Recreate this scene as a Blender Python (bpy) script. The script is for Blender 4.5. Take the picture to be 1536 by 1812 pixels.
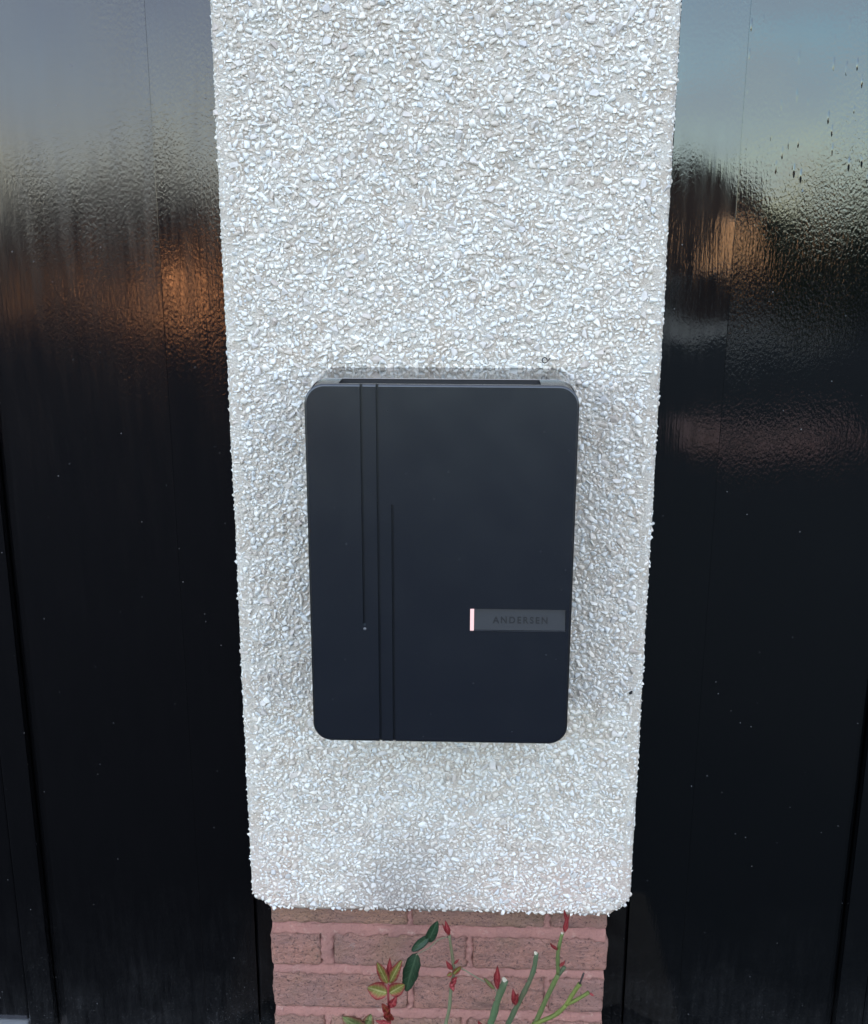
import bpy, bmesh, math, random
import numpy as np
from mathutils import Vector, Matrix, noise
R = math.radians
random.seed(7)
rng = np.random.default_rng(11)
scene = bpy.context.scene
for o in list(bpy.data.objects):
    bpy.data.objects.remove(o)
C = scene.collection

# ------------------------------------------------------------------ camera
EYE = 1.45
cd = bpy.data.cameras.new('camera')
cam = bpy.data.objects.new('camera', cd)
C.objects.link(cam)
cd.sensor_fit = 'HORIZONTAL'
cd.sensor_width = 36.0
cd.lens = 1963.74 / 1536 * 36
cd.clip_start = 0.01
cd.clip_end = 2000
cam.matrix_world = (Matrix.Translation((.0169, -1.5322, EYE)) @ Matrix.Rotation(.0294, 4, 'Z')
                    @ Matrix.Rotation(math.pi / 2 - .2693, 4, 'X') @ Matrix.Rotation(.0029, 4, 'Z'))
scene.camera = cam

# ------------------------------------------------------------------ world: soft evening sky with thin cloud
SUN_EL, SUN_AZ = R(12), R(35)
world = bpy.data.worlds.new('World')
scene.world = world
world.use_nodes = True
wn, wl = world.node_tree.nodes, world.node_tree.links
wn.clear()
wout = wn.new('ShaderNodeOutputWorld')
bg = wn.new('ShaderNodeBackground')
bg.inputs['Strength'].default_value = 0.15
sky = wn.new('ShaderNodeTexSky')
sky.sky_type = 'NISHITA'
sky.sun_disc = False
sky.sun_elevation = SUN_EL
sky.sun_rotation = SUN_AZ
sky.air_density = 0.8
sky.dust_density = 0.2
sky.ozone_density = 0.5
tc = wn.new('ShaderNodeTexCoord')
mp = wn.new('ShaderNodeMapping')
mp.inputs['Scale'].default_value = (1.0, 1.0, 11.0)
nz = wn.new('ShaderNodeTexNoise')
nz.inputs['Scale'].default_value = 3.2
nz.inputs['Detail'].default_value = 7
nz.inputs['Roughness'].default_value = .6
rp = wn.new('ShaderNodeValToRGB')
rp.color_ramp.elements[0].position = .38
rp.color_ramp.elements[1].position = .60
rp.color_ramp.elements[0].color = (0, 0, 0, 1)
rp.color_ramp.elements[1].color = (.75, .75, .75, 1)
mix = wn.new('ShaderNodeMixRGB')
mix.inputs['Color2'].default_value = (3.95, 4.05, 4.35, 1)
wl.new(tc.outputs['Generated'], mp.inputs['Vector'])
wl.new(mp.outputs['Vector'], nz.inputs['Vector'])
wl.new(nz.outputs['Fac'], rp.inputs['Fac'])
wl.new(rp.outputs['Color'], mix.inputs['Fac'])
wl.new(sky.outputs['Color'], mix.inputs['Color1'])
wl.new(mix.outputs['Color'], bg.inputs['Color'])
wl.new(bg.outputs['Background'], wout.inputs['Surface'])

# ------------------------------------------------------------------ sun (veiled, very soft)
sd = bpy.data.lights.new('sun', 'SUN')
sd.energy = 0.5
sd.angle = R(12)
sd.color = (1.0, .86, .74)
sun = bpy.data.objects.new('sun', sd)
C.objects.link(sun)
sdir = Vector((math.sin(SUN_AZ) * math.cos(SUN_EL), math.cos(SUN_AZ) * math.cos(SUN_EL), math.sin(SUN_EL)))
sun.rotation_euler = sdir.to_track_quat('Z', 'Y').to_euler()
sun.location = sdir * 30

# ------------------------------------------------------------------ exposure
vs = scene.view_settings
vs.view_transform = 'Standard'
vs.look = 'None'
vs.exposure = 2.3
vs.gamma = 1.0
vs.use_curve_mapping = False
scene.cycles.max_bounces = 6
scene.cycles.caustics_reflective = False
scene.cycles.caustics_refractive = False

# ================================================================== helpers
def link(name, mesh, mat=None, parent=None):
    o = bpy.data.objects.new(name, mesh)
    C.objects.link(o)
    if isinstance(mat, Mat): mat = mat.m
    if mat is not None and not mesh.materials:
        mesh.materials.append(mat)
    if parent is not None:
        o.parent = parent
    return o

def empty(name, loc=(0, 0, 0)):
    o = bpy.data.objects.new(name, None)
    o.empty_display_size = .05
    C.objects.link(o)
    o.location = loc
    return o

def tag(o, label=None, cat=None, group=None, kind=None):
    if label: o['label'] = label
    if cat: o['category'] = cat
    if group: o['group'] = group
    if kind: o['kind'] = kind
    return o

def bm_mesh(bm, name='m', smooth=False):
    me = bpy.data.meshes.new(name)
    bm.normal_update()
    bm.to_mesh(me)
    bm.free()
    if smooth:
        me.polygons.foreach_set('use_smooth', [True] * len(me.polygons))
    return me

def bm_box(bm, x0, x1, y0, y1, z0, z1):
    v = [bm.verts.new(p) for p in ((x0, y0, z0), (x1, y0, z0), (x1, y1, z0), (x0, y1, z0),
                                   (x0, y0, z1), (x1, y0, z1), (x1, y1, z1), (x0, y1, z1))]
    for f in ((0, 3, 2, 1), (4, 5, 6, 7), (0, 1, 5, 4), (1, 2, 6, 5), (2, 3, 7, 6), (3, 0, 4, 7)):
        bm.faces.new([v[i] for i in f])

def box_mesh(x0, x1, y0, y1, z0, z1, bev=0.0, seg=2):
    bm = bmesh.new()
    bm_box(bm, x0, x1, y0, y1, z0, z1)
    if bev:
        bmesh.ops.bevel(bm, geom=bm.edges[:], offset=bev, segments=seg, profile=.5, affect='EDGES')
    return bm_mesh(bm, smooth=False)

def rounded_outline(w, h, r, n=10):
    pts = []
    for cx, cz, a0 in ((w / 2 - r, h / 2 - r, 0), (-w / 2 + r, h / 2 - r, 90), (-w / 2 + r, -h / 2 + r, 180), (w / 2 - r, -h / 2 + r, 270)):
        for i in range(n + 1):
            a = R(a0 + 90 * i / n)
            pts.append((cx + r * math.cos(a), cz + r * math.sin(a)))
    return pts

def rounded_slab(w, h, r, profile, n=10):
    """profile: list of (y, inset); closed slab lofted along y with caps."""
    bm = bmesh.new()
    rings = []
    for y, ins in profile:
        rr = max(r - ins, .002)
        rings.append([bm.verts.new((x, y, z)) for x, z in rounded_outline(w - 2 * ins, h - 2 * ins, rr, n)])
    m = len(rings[0])
    for a, b in zip(rings, rings[1:]):
        for i in range(m):
            bm.faces.new((a[i], a[(i + 1) % m], b[(i + 1) % m], b[i]))
    bm.faces.new(list(reversed(rings[0])))
    bm.faces.new(rings[-1])
    bmesh.ops.recalc_face_normals(bm, faces=bm.faces[:])
    return bm

def tube_mesh(pts, radii, n=8, wob=0.0, cap=True):
    pts = [Vector(p) for p in pts]
    # Catmull-Rom resample
    P, Q = [], []
    for i in range(len(pts) - 1):
        p0 = pts[max(i - 1, 0)]; p1 = pts[i]; p2 = pts[i + 1]; p3 = pts[min(i + 2, len(pts) - 1)]
        for k in range(4):
            t = k / 4
            P.append(.5 * ((2 * p1) + (p2 - p0) * t + (2 * p0 - 5 * p1 + 4 * p2 - p3) * t * t + (3 * p1 - p0 - 3 * p2 + p3) * t ** 3))
            Q.append(radii[0] + (radii[1] - radii[0]) * (i + t) / (len(pts) - 1))
    P.append(pts[-1]); Q.append(radii[1])
    bm = bmesh.new()
    rings = []
    up = Vector((0, 1, 0))
    for i, p in enumerate(P):
        d = (P[min(i + 1, len(P) - 1)] - P[max(i - 1, 0)]).normalized()
        a = d.cross(up).normalized(); b = d.cross(a).normalized()
        r = Q[i] * (1 + wob * (random.random() - .5) + (wob * 2.2 if wob and i % 5 == 3 else 0))
        rings.append([bm.verts.new(p + a * (r * math.cos(2 * math.pi * k / n)) + b * (r * math.sin(2 * math.pi * k / n))) for k in range(n)])
    for a, b in zip(rings, rings[1:]):
        for i in range(n):
            bm.faces.new((a[i], a[(i + 1) % n], b[(i + 1) % n], b[i]))
    if cap:
        bm.faces.new(list(reversed(rings[0]))); bm.faces.new(rings[-1])
    bmesh.ops.recalc_face_normals(bm, faces=bm.faces[:])
    return bm_mesh(bm, smooth=True)

# ------------------------------------------------------------------ material helpers
class Mat:
    def __init__(s, name, rough=.6, col=(.5, .5, .5), ior=1.5, metallic=0.0, spec=.5):
        s.m = bpy.data.materials.new(name)
        s.m.use_nodes = True
        s.n, s.l = s.m.node_tree.nodes, s.m.node_tree.links
        s.b = s.n['Principled BSDF']
        s.b.inputs['Roughness'].default_value = rough
        s.b.inputs['Base Color'].default_value = (*col, 1)
        s.b.inputs['IOR'].default_value = ior
        s.b.inputs['Metallic'].default_value = metallic
        s.b.inputs['Specular IOR Level'].default_value = spec
        s._tc = None
    def coord(s, scale=(1, 1, 1), kind='Object', rot=(0, 0, 0)):
        if s._tc is None: s._tc = s.n.new('ShaderNodeTexCoord')
        mp = s.n.new('ShaderNodeMapping')
        mp.inputs['Scale'].default_value = scale
        mp.inputs['Rotation'].default_value = rot
        s.l.new(s._tc.outputs[kind], mp.inputs['Vector'])
        return mp.outputs['Vector']
    def noise(s, scale, detail=4, rough=.55, vec=None, dist=0.0):
        t = s.n.new('ShaderNodeTexNoise')
        t.inputs['Scale'].default_value = scale
        t.inputs['Detail'].default_value = detail
        t.inputs['Roughness'].default_value = rough
        t.inputs['Distortion'].default_value = dist
        s.l.new(vec if vec is not None else s.coord(), t.inputs['Vector'])
        return t.outputs['Fac']
    def vor(s, scale, feature='F1', vec=None, out='Distance', rnd=1.0):
        t = s.n.new('ShaderNodeTexVoronoi')
        t.feature = feature
        t.inputs['Scale'].default_value = scale
        t.inputs['Randomness'].default_value = rnd
        s.l.new(vec if vec is not None else s.coord(), t.inputs['Vector'])
        return t.outputs[out]
    def ramp(s, fac, stops):
        r = s.n.new('ShaderNodeValToRGB')
        el = r.color_ramp.elements
        while len(el) < len(stops): el.new(.5)
        for e, (p, c) in zip(el, stops):
            e.position = p
            e.color = (c, c, c, 1) if isinstance(c, (int, float)) else (*c, 1)
        s.l.new(fac, r.inputs['Fac'])
        return r.outputs['Color']
    def mix(s, fac, a, b, mode='MIX'):
        m = s.n.new('ShaderNodeMixRGB')
        m.blend_type = mode
        for inp, v in ((m.inputs['Fac'], fac), (m.inputs['Color1'], a), (m.inputs['Color2'], b)):
            if isinstance(v, (int, float)):
                inp.default_value = v if inp.name == 'Fac' else (v, v, v, 1)
            elif isinstance(v, tuple): inp.default_value = (*v, 1)
            else: s.l.new(v, inp)
        return m.outputs['Color']
    def math(s, op, a, b=0.0, clamp=False):
        m = s.n.new('ShaderNodeMath')
        m.operation = op
        m.use_clamp = clamp
        for inp, v in ((m.inputs[0], a), (m.inputs[1], b)):
            if isinstance(v, (int, float)): inp.default_value = v
            else: s.l.new(v, inp)
        return m.outputs[0]
    def attr(s, name, out='Fac'):
        a = s.n.new('ShaderNodeAttribute')
        a.attribute_name = name
        return a.outputs[out]
    def objrand(s):
        return s.n.new('ShaderNodeObjectInfo').outputs['Random']
    def sep(s, vec):
        x = s.n.new('ShaderNodeSeparateXYZ')
        s.l.new(vec, x.inputs[0])
        return x.outputs
    def set(s, name, v):
        s.l.new(v, s.b.inputs[name]); return s
    def bump(s, h, strength=.5, dist=.002, prev=None):
        b = s.n.new('ShaderNodeBump')
        b.inputs['Strength'].default_value = strength
        b.inputs['Distance'].default_value = dist
        s.l.new(h, b.inputs['Height'])
        if prev is not None: s.l.new(prev, b.inputs['Normal'])
        s.l.new(b.outputs['Normal'], s.b.inputs['Normal'])
        return b.outputs['Normal']

# ================================================================== materials
# render mortar: pale cream-grey, pink wash and grey grime low down
def stain_nodes(m):
    """grime masks in the pillar's own coordinates: x across, z up"""
    v = m.coord()
    x, y, z = m.sep(v)
    n1 = m.noise(9, 5, .6)
    zz = m.math('ADD', z, m.math('MULTIPLY', m.math('SUBTRACT', n1, .5), .22))
    pink = m.math('MULTIPLY', m.ramp(zz, [(.30, 1.0), (.55, 0.0)]), m.ramp(m.noise(6, 4, .6), [(.38, .15), (.62, 1.0)]))
    dx = m.math('ABSOLUTE', m.math('ADD', x, .07))
    gx = m.ramp(m.math('ADD', dx, m.math('MULTIPLY', m.math('SUBTRACT', n1, .5), .16)), [(.03, 1.0), (.13, 0.0)])
    gz = m.ramp(zz, [(.38, 1.0), (.56, 0.0)])
    grime = m.math('MULTIPLY', gx, gz)
    return pink, grime

mort = Mat('render_mortar', .9)
pink, grime = stain_nodes(mort)
c = mort.mix(mort.ramp(mort.noise(26, 5, .6), [(.38, 0.0), (.62, 1.0)]), (.64, .56, .49), (.73, .69, .64))
c = mort.mix(mort.ramp(mort.noise(420, 3), [(.3, 0.0), (.7, 1.0)]), c, mort.mix(1.0, c, .80, 'MULTIPLY'))
c = mort.mix(mort.math('MULTIPLY', pink, .75), c, (.66, .44, .40))
c = mort.mix(mort.math('MULTIPLY', grime, .7), c, (.33, .30, .29))
mort.set('Base Color', c)
mort.bump(mort.noise(330, 5, .65), .9, .004)

peb = Mat('spar_chip', .5)
tone = peb.attr('tone')
c = peb.ramp(tone, [(0.0, (.53, .46, .40)), (.16, (.77, .70, .63)), (.4, (.83, .80, .755)), (.68, (.76, .765, .765)), (.9, (.89, .87, .84)), (1.0, (.60, .63, .66))])
c = peb.mix(peb.ramp(peb.noise(260, 4, .6), [(.35, .0), (.75, .45)]), c, (.55, .55, .56))
pink, grime = stain_nodes(peb)
c = peb.mix(peb.math('MULTIPLY', pink, .22), c, (.70, .52, .48))
c = peb.mix(peb.math('MULTIPLY', grime, .55), c, (.36, .34, .34))
peb.set('Base Color', c)
peb.bump(peb.noise(700, 3), .35, .001)

# brick, rough drag-faced, each its own shade
brk = Mat('rustic_brick', .92)
rnd = brk.objrand()
v = brk.coord()
c = brk.ramp(rnd, [(0, (.52, .26, .21)), (.35, (.57, .275, .22)), (.65, (.49, .265, .23)), (1, (.54, .29, .205))])
c = brk.mix(brk.ramp(brk.noise(16, 5, .65), [(.40, 0.0), (.75, .7)]), c, (.38, .225, .215))
c = brk.mix(brk.ramp(brk.noise(140, 4, .7), [(.5, 0.0), (.75, .85)]), c, (.46, .27, .24))
c = brk.mix(brk.ramp(brk.noise(230, 3, .6), [(.31, .9), (.44, 0.0)]), c, (.13, .075, .07))
c = brk.mix(brk.ramp(brk.noise(60, 5, .7, brk.coord((.35, 1, 1.3), rot=(0, .5, 0))), [(.32, .6), (.44, 0.0)]), c, (.19, .105, .10))
c = brk.mix(brk.ramp(brk.noise(24, 6, .75), [(.62, 0.0), (.72, .45)]), c, (.48, .44, .42))
c = brk.mix(brk.ramp(brk.noise(7, 3, .5), [(.5, 0.0), (.7, .45)]), c, (.27, .20, .10))
brk.set('Base Color', c)
vv = brk.coord((1, 1, 1.8), rot=(0, .45, 0))
n1 = brk.bump(brk.noise(75, 6, .75, vv, 1.2), 1.0, .010)
brk.bump(brk.noise(420, 3, .6), .8, .004, n1)

mtr = Mat('red_mortar', .95)
c = mtr.mix(mtr.ramp(mtr.noise(14, 5, .6), [(.35, 0.0), (.7, 1.0)]), (.38, .18, .155), (.31, .155, .138))
c = mtr.mix(mtr.ramp(mtr.noise(60, 4, .7), [(.58, 0.0), (.76, .6)]), c, (.55, .38, .33))
c = mtr.mix(mtr.ramp(mtr.noise(300, 3, .6), [(.3, .5), (.45, 0.0)]), c, (.2, .09, .08))
mtr.set('Base Color', c)
n1 = mtr.bump(mtr.noise(50, 4, .6), .5, .004)
mtr.bump(mtr.noise(380, 4, .7), .8, .002, n1)

# brushed black gloss paint; seed shifts the brush marks, wav = how wavy, haze = how dull
def door_paint(name, rough, wav, fleck, seed, dusty, tint, ior, peel):
    m = Mat(name, rough, (.0012, .0013, .0017), ior=ior)
    m.b.inputs['Specular Tint'].default_value = (*tint, 1)
    o = seed * 3.7
    def co(sc):
        vec = m.coord(sc)
        vec.node.inputs['Location'].default_value = (o, o * 1.3, o * .7)
        return vec
    # dust specks & tiny scratches
    sp = m.vor(55, vec=co((1, 1, 1)))
    spm = m.math('MULTIPLY', m.math('LESS_THAN', sp, .05), m.math('GREATER_THAN', m.noise(40, 2, .5, co((1, 1, 1))), .54))
    sp2 = m.math('MULTIPLY', m.math('LESS_THAN', m.vor(14, vec=co((1, 1, .5))), .010), 1.0)
    z = m.sep(m.coord())[2]
    zl = m.math('ADD', z, m.math('MULTIPLY', m.math('SUBTRACT', m.noise(8, 5, .7, co((1, 1, 1))), .5), .35))
    low = m.ramp(zl, [(.0, 1.0), (.10, .38), (.20, .10), (.34, 0.0)])
    fine = m.math('MULTIPLY', m.ramp(m.noise(330, 2, .5, co((1, 1, 1))), [(.62, 0.0), (.72, 1.0)]), low)
    spk = m.math('MAXIMUM', m.math('MAXIMUM', spm, sp2), m.math('MULTIPLY', fine, .55))
    dust = m.math('MULTIPLY', m.math('ADD', m.math('MULTIPLY', low, .06), dusty), m.ramp(m.noise(90, 5, .7, co((1, 1, .12))), [(.35, .2), (.7, 1.0)]))
    c = m.mix(m.math('ADD', m.math('MULTIPLY', spk, .22), dust, True), (.0012, .0013, .0017), (.42, .42, .46))
    m.set('Base Color', c)
    m.set('Roughness', m.math('ADD', m.ramp(m.noise(60, 5, .7, co((1, 1, .08))), [(.3, max(rough - .04, 0)), (.75, rough + .05)]), m.math('MULTIPLY', spk, .4)))
    # brush strokes along the grain, fine orange-peel, sparse raised flecks
    h1 = m.noise(240, 4, .55, co((1, 1, .07)), .2)
    n1 = m.bump(h1, wav, .00036)
    h2 = m.noise(300, 3, .5, co((1, 1, .6)), .4)
    reg = m.ramp(m.noise(3.2, 3, .5, co((1.6, 1, .5))), [(.38, .15), (.62, 1.0)])
    n2 = m.bump(m.math('MULTIPLY', h2, reg), peel, .0007, n1)
    n3 = m.bump(m.noise(3.5, 2, .5, co((1, 1, .6))), .35, .012, n2)
    if fleck:
        f = m.vor(130, vec=co((1, 1, .17)))
        fm = m.math('MULTIPLY', m.ramp(f, [(.0, 1.0), (.22, 0.0)]), m.ramp(m.noise(5, 4, .6, co((1, 1, .4))), [(.36, 0.0), (.50, 1.0)]))
        fm = m.math('MULTIPLY', fm, m.math('GREATER_THAN', m.noise(60, 2, .5, co((1, 1, .3))), .44))
        fm = m.math('MULTIPLY', fm, m.math('GREATER_THAN', z, 1.47))
        m.bump(fm, fleck, .0013, n3)
    return m.m

paint_left = door_paint('black_gloss_paint_left', .12, .45, 0.0, 1, .002, (.94, .90, 1.0), 1.63, .30)
paint_left_jamb = door_paint('black_gloss_paint_left_jamb', .10, .36, 0.0, 2, .002, (.94, .90, 1.0), 1.63, .34)
paint_right_jamb = door_paint('black_gloss_paint_right_jamb', .05, .12, 0.0, 3, .0003, (.80, .92, 1.0), 1.90, .18)
paint_right = door_paint('black_gloss_paint_right', .03, .16, .9, 4, .0003, (.80, .92, 1.0), 1.90, .24)

gap = Mat('dark_gap', .9, (.004, .004, .005)).m

# charger finishes
anod = Mat('anodised_charcoal', .245, (.0058, .0070, .0122), ior=1.86)
anod.b.inputs['Specular Tint'].default_value = (.80, .91, 1.0, 1)
n_ = anod.noise(900, 2)
anod.bump(n_, .04, .0006)
anod.set('Roughness', anod.ramp(anod.noise(14, 5, .65), [(.3, .225), (.7, .265)]))
sp_ = anod.math('MULTIPLY', anod.math('LESS_THAN', anod.vor(70), .055), anod.math('GREATER_THAN', anod.noise(23, 2), .56))
anod.set('Base Color', anod.mix(anod.math('MULTIPLY', sp_, .10), (.0058, .0070, .0122), (.5, .5, .52)))
anod = anod.m
anod_badge = Mat('anodised_badge', .42, (.009, .012, .021), ior=1.5).m
letter_m = Mat('dark_lettering', .6, (.005, .006, .010), ior=1.42).m
gloss_body = Mat('polished_black_body', .07, (.03, .03, .033), ior=2.9)
gloss_body.bump(gloss_body.noise(300, 2), .05, .0008)
gloss_body = gloss_body.m
edge_m = Mat('edge_chamfer', .32, (.085, .09, .105), metallic=1.0).m
led_m = Mat('lit_bar', .4, (.10, .07, .075))
led_m.b.inputs['Emission Color'].default_value = (1.0, .70, .74, 1)
led_m.b.inputs['Emission Strength'].default_value = .20
led_m = led_m.m
sensor_m = Mat('sensor_dot', .35, (.13, .135, .15)).m

# plant materials
def leaf_mat(name, mid, rim, vein, rough=.55):
    m = Mat(name, rough)
    e = m.attr('edge')
    c = m.mix(m.ramp(m.math('ADD', e, m.math('MULTIPLY', m.math('SUBTRACT', m.noise(160, 4, .6), .5), .55)), [(.35, 0.0), (.85, 1.0)]), mid, rim)
    c = m.mix(m.ramp(e, [(.05, .85), (.14, 0.0)]), c, vein)
    c = m.mix(m.math('MULTIPLY', m.ramp(m.math('ABSOLUTE', m.math('SUBTRACT', m.math('FRACT', m.math('ADD', m.math('MULTIPLY', m.attr('along'), 6.0), m.math('MULTIPLY', e, -1.1))), .5)), [(.0, .5), (.10, 0.0)]), m.ramp(e, [(.7, 1.0), (.95, 0.0)])), c, vein)
    c = m.mix(m.ramp(m.noise(420, 2), [(.62, 0.0), (.72, .35)]), c, vein)
    m.set('Base Color', c)
    m.bump(m.noise(240, 4, .6), .5, .002)
    m.b.inputs['Subsurface Weight'].default_value = .12
    m.b.inputs['Subsurface Radius'].default_value = (.004, .002, .001)
    m.b.inputs['Subsurface Scale'].default_value = .3
    return m.m
LEAFM = {
    'young': leaf_mat('young_leaf', (.20, .19, .035), (.34, .045, .05), (.42, .38, .16)),
    'red': leaf_mat('red_leaf', (.40, .045, .055), (.30, .025, .035), (.52, .14, .14)),
    'bronze': leaf_mat('bronze_leaf', (.21, .035, .02), (.30, .02, .025), (.34, .13, .05)),
    'green': leaf_mat('green_leaf', (.17, .21, .075), (.27, .10, .075), (.30, .33, .15)),
    'dark': leaf_mat('dark_leaf', (.030, .075, .038), (.022, .056, .030), (.085, .15, .085), .35),
}
def stem_mat(name, a, b):
    m = Mat(name, .45)
    c = m.mix(m.ramp(m.noise(45, 4, .6, m.coord((1, 1, .25))), [(.35, 0.0), (.7, 1.0)]), a, b)
    c = m.mix(m.ramp(m.noise(260, 3), [(.66, 0.0), (.74, .7)]), c, (.10, .06, .04))
    m.set('Base Color', c)
    m.bump(m.noise(240, 5, .7, m.coord((1, 1, .35))), .8, .004)
    m.b.inputs['Roughness'].default_value = .6
    return m.m
STEMM = {
    'shoot': stem_mat('red_stem', (.30, .03, .05), (.22, .05, .04)),
    'thin': stem_mat('pale_stem', (.17, .19, .11), (.14, .13, .07)),
    'twig': stem_mat('dry_twig', (.25, .23, .15), (.16, .14, .09)),
    'cane1': stem_mat('green_cane', (.065, .125, .055), (.085, .105, .055)),
    'cane2': stem_mat('dull_green_cane', (.06, .115, .055), (.10, .10, .055)),
    'cane3': stem_mat('olive_cane', (.13, .17, .045), (.09, .12, .045)),
    'side': stem_mat('yellow_green_cane', (.19, .22, .045), (.12, .15, .035)),
    'dead': stem_mat('dead_tip', (.03, .02, .025), (.05, .035, .03)),
}
cut_m = Mat('cut_wood', .85, (.46, .42, .33)).m
thorn_m = Mat('thorn', .5, (.14, .05, .04)).m

# setting materials
tar = Mat('tarmac', .95, spec=.15)
c = tar.mix(tar.ramp(tar.noise(90, 4, .7), [(.3, 0.0), (.7, 1.0)]), (.013, .013, .014), (.030, .030, .031))
tar.set('Base Color', c)
tar.bump(tar.vor(160), .5, .004)
tar = tar.m
soil = Mat('soil', .95)
soil.set('Base Color', soil.mix(soil.noise(60, 5, .7), (.030, .019, .013), (.085, .058, .040)))
soil.bump(soil.noise(90, 5, .7), .9, .01)
soil = soil.m
hw = Mat('house_brick', .9)
br = hw.n.new('ShaderNodeTexBrick')
hw.l.new(hw.coord((1, 1, 1), rot=(math.pi / 2, 0, 0)), br.inputs['Vector'])
br.inputs['Scale'].default_value = 1.0
br.inputs['Brick Width'].default_value = .225
br.inputs['Row Height'].default_value = .075
br.inputs['Mortar Size'].default_value = .006
br.inputs['Color1'].default_value = (.085, .048, .040, 1)
br.inputs['Color2'].default_value = (.065, .038, .033, 1)
br.inputs['Mortar'].default_value = (.11, .095, .085, 1)
hw.set('Base Color', br.outputs['Color'])
hw = hw.m
tile = Mat('roof_tile', .85)
tile.set('Base Color', tile.mix(tile.noise(9, 5, .7), (.028, .020, .019), (.045, .030, .027)))
tile = tile.m
frame_w = Mat('white_frame', .5, (.6, .6, .58)).m
glass_d = Mat('dark_glass', .05, (.01, .011, .013)).m
def lit(name, col, s):  # orange sunset glow on the window panes, put in as emission
    m = Mat(name, .3, (.3, .2, .1))
    m.b.inputs['Emission Color'].default_value = (*col, 1)
    m.b.inputs['Emission Strength'].default_value = s
    return m.m
glow_bright = lit('sunset_glow_bright', (1.0, .42, .14), 7.0)
glow_dim = lit('sunset_glow_dim', (1.0, .42, .15), .3)
glow_mid = lit('sunset_glow_tall', (1.0, .45, .18), 1.3)
rend_g = Mat('pale_wall', .9, (.40, .39, .37)).m
leafg = Mat('tree_leaf', .6)
leafg.set('Base Color', leafg.ramp(leafg.objrand(), [(0, (.03, .05, .018)), (1, (.05, .07, .025))]))
leafg = leafg.m
bark = Mat('bark', .9, (.07, .05, .038)).m
conc = Mat('concrete', .9)
conc.set('Base Color', conc.mix(conc.noise(40, 5, .7), (.22, .215, .20), (.33, .32, .30)))
conc = conc.m
galv = Mat('weather_bar_metal', .45, (.42, .44, .48), metallic=.6).m

# ================================================================== ground
def ground_z(y):
    t = min(max((-y - 9.0) / 20.0, 0), 1)
    return -2.12 * (t * t * (3 - 2 * t))
ys = [6, .3, -.5, -1, -2, -4, -6, -8, -9] + [-9 - i for i in range(1, 21)] + [-32, -40, -60, -120, -400]
xs = [-300, -80, -30, -12, -5, -2, 0, 2, 5, 12, 30, 80, 300]
bm = bmesh.new()
grid = [[bm.verts.new((x, y, ground_z(y))) for x in xs] for y in ys]
for j in range(len(ys) - 1):
    for i in range(len(xs) - 1):
        bm.faces.new((grid[j][i], grid[j + 1][i], grid[j + 1][i + 1], grid[j][i + 1]))
tag(link('ground', bm_mesh(bm, smooth=True), tar), kind='structure')

bm = bmesh.new()
nx, ny = 36, 22
gr = []
for j in range(ny + 1):
    row = []
    for i in range(nx + 1):
        x = -.42 + .84 * i / nx; y = -.42 + .435 * j / ny
        e = min(i, nx - i, j) / 4.0
        h = .004 + .05 * min(1, e) + .018 * noise.noise(Vector((x * 18, y * 18, 3))) * min(1, e)
        row.append(bm.verts.new((x, y, h)))
    gr.append(row)
for j in range(ny):
    for i in range(nx):
        bm.faces.new((gr[j][i], gr[j][i + 1], gr[j + 1][i + 1], gr[j + 1][i]))
tag(link('soil_bed', bm_mesh(bm, smooth=True), soil), kind='structure')

# ================================================================== noisy boxes (bricks, pier core)
def noisy_box(x0, x1, y0, y1, z0, z1, res, amp, seed, round_=.0, freq=40):
    nx = max(2, round((x1 - x0) / res)); nyy = max(2, round((y1 - y0) / res)); nz_ = max(2, round((z1 - z0) / res))
    bm = bmesh.new()
    cache = {}
    cx, cy, cz = (x0 + x1) / 2, (y0 + y1) / 2, (z0 + z1) / 2
    hx, hy, hz = (x1 - x0) / 2, (y1 - y0) / 2, (z1 - z0) / 2
    def vert(i, j, k):
        if (i, j, k) not in cache:
            p = Vector((x0 + (x1 - x0) * i / nx, y0 + (y1 - y0) * j / nyy, z0 + (z1 - z0) * k / nz_))
            if round_:
                q = Vector((max(-hx + round_, min(hx - round_, p.x - cx)), max(-hy + round_, min(hy - round_, p.y - cy)), max(-hz + round_, min(hz - round_, p.z - cz))))
                d = (p - Vector((cx, cy, cz))) - q
                if d.length > 1e-9: p = Vector((cx, cy, cz)) + q + d.normalized() * round_
            s = Vector((p.x * freq + seed * 7.1, p.y * freq + seed * 3.3, p.z * freq - seed))
            n = noise.noise_vector(s) * amp + noise.noise_vector(s * 3.1) * amp * .45
            cache[(i, j, k)] = bm.verts.new(p + n)
        return cache[(i, j, k)]
    for i in range(nx):
        for k in range(nz_):
            bm.faces.new((vert(i, 0, k), vert(i + 1, 0, k), vert(i + 1, 0, k + 1), vert(i, 0, k + 1)))
            bm.faces.new((vert(i, nyy, k), vert(i, nyy, k + 1), vert(i + 1, nyy, k + 1), vert(i + 1, nyy, k)))
        for j in range(nyy):
            bm.faces.new((vert(i, j, nz_), vert(i + 1, j, nz_), vert(i + 1, j + 1, nz_), vert(i, j + 1, nz_)))
            bm.faces.new((vert(i, j, 0), vert(i, j + 1, 0), vert(i + 1, j + 1, 0), vert(i + 1, j, 0)))
    for j in range(nyy):
        for k in range(nz_):
            bm.faces.new((vert(0, j, k), vert(0, j, k + 1), vert(0, j + 1, k + 1), vert(0, j + 1, k)))
            bm.faces.new((vert(nx, j, k), vert(nx, j + 1, k), vert(nx, j + 1, k + 1), vert(nx, j, k + 1)))
    return bm_mesh(bm, smooth=True)

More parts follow.
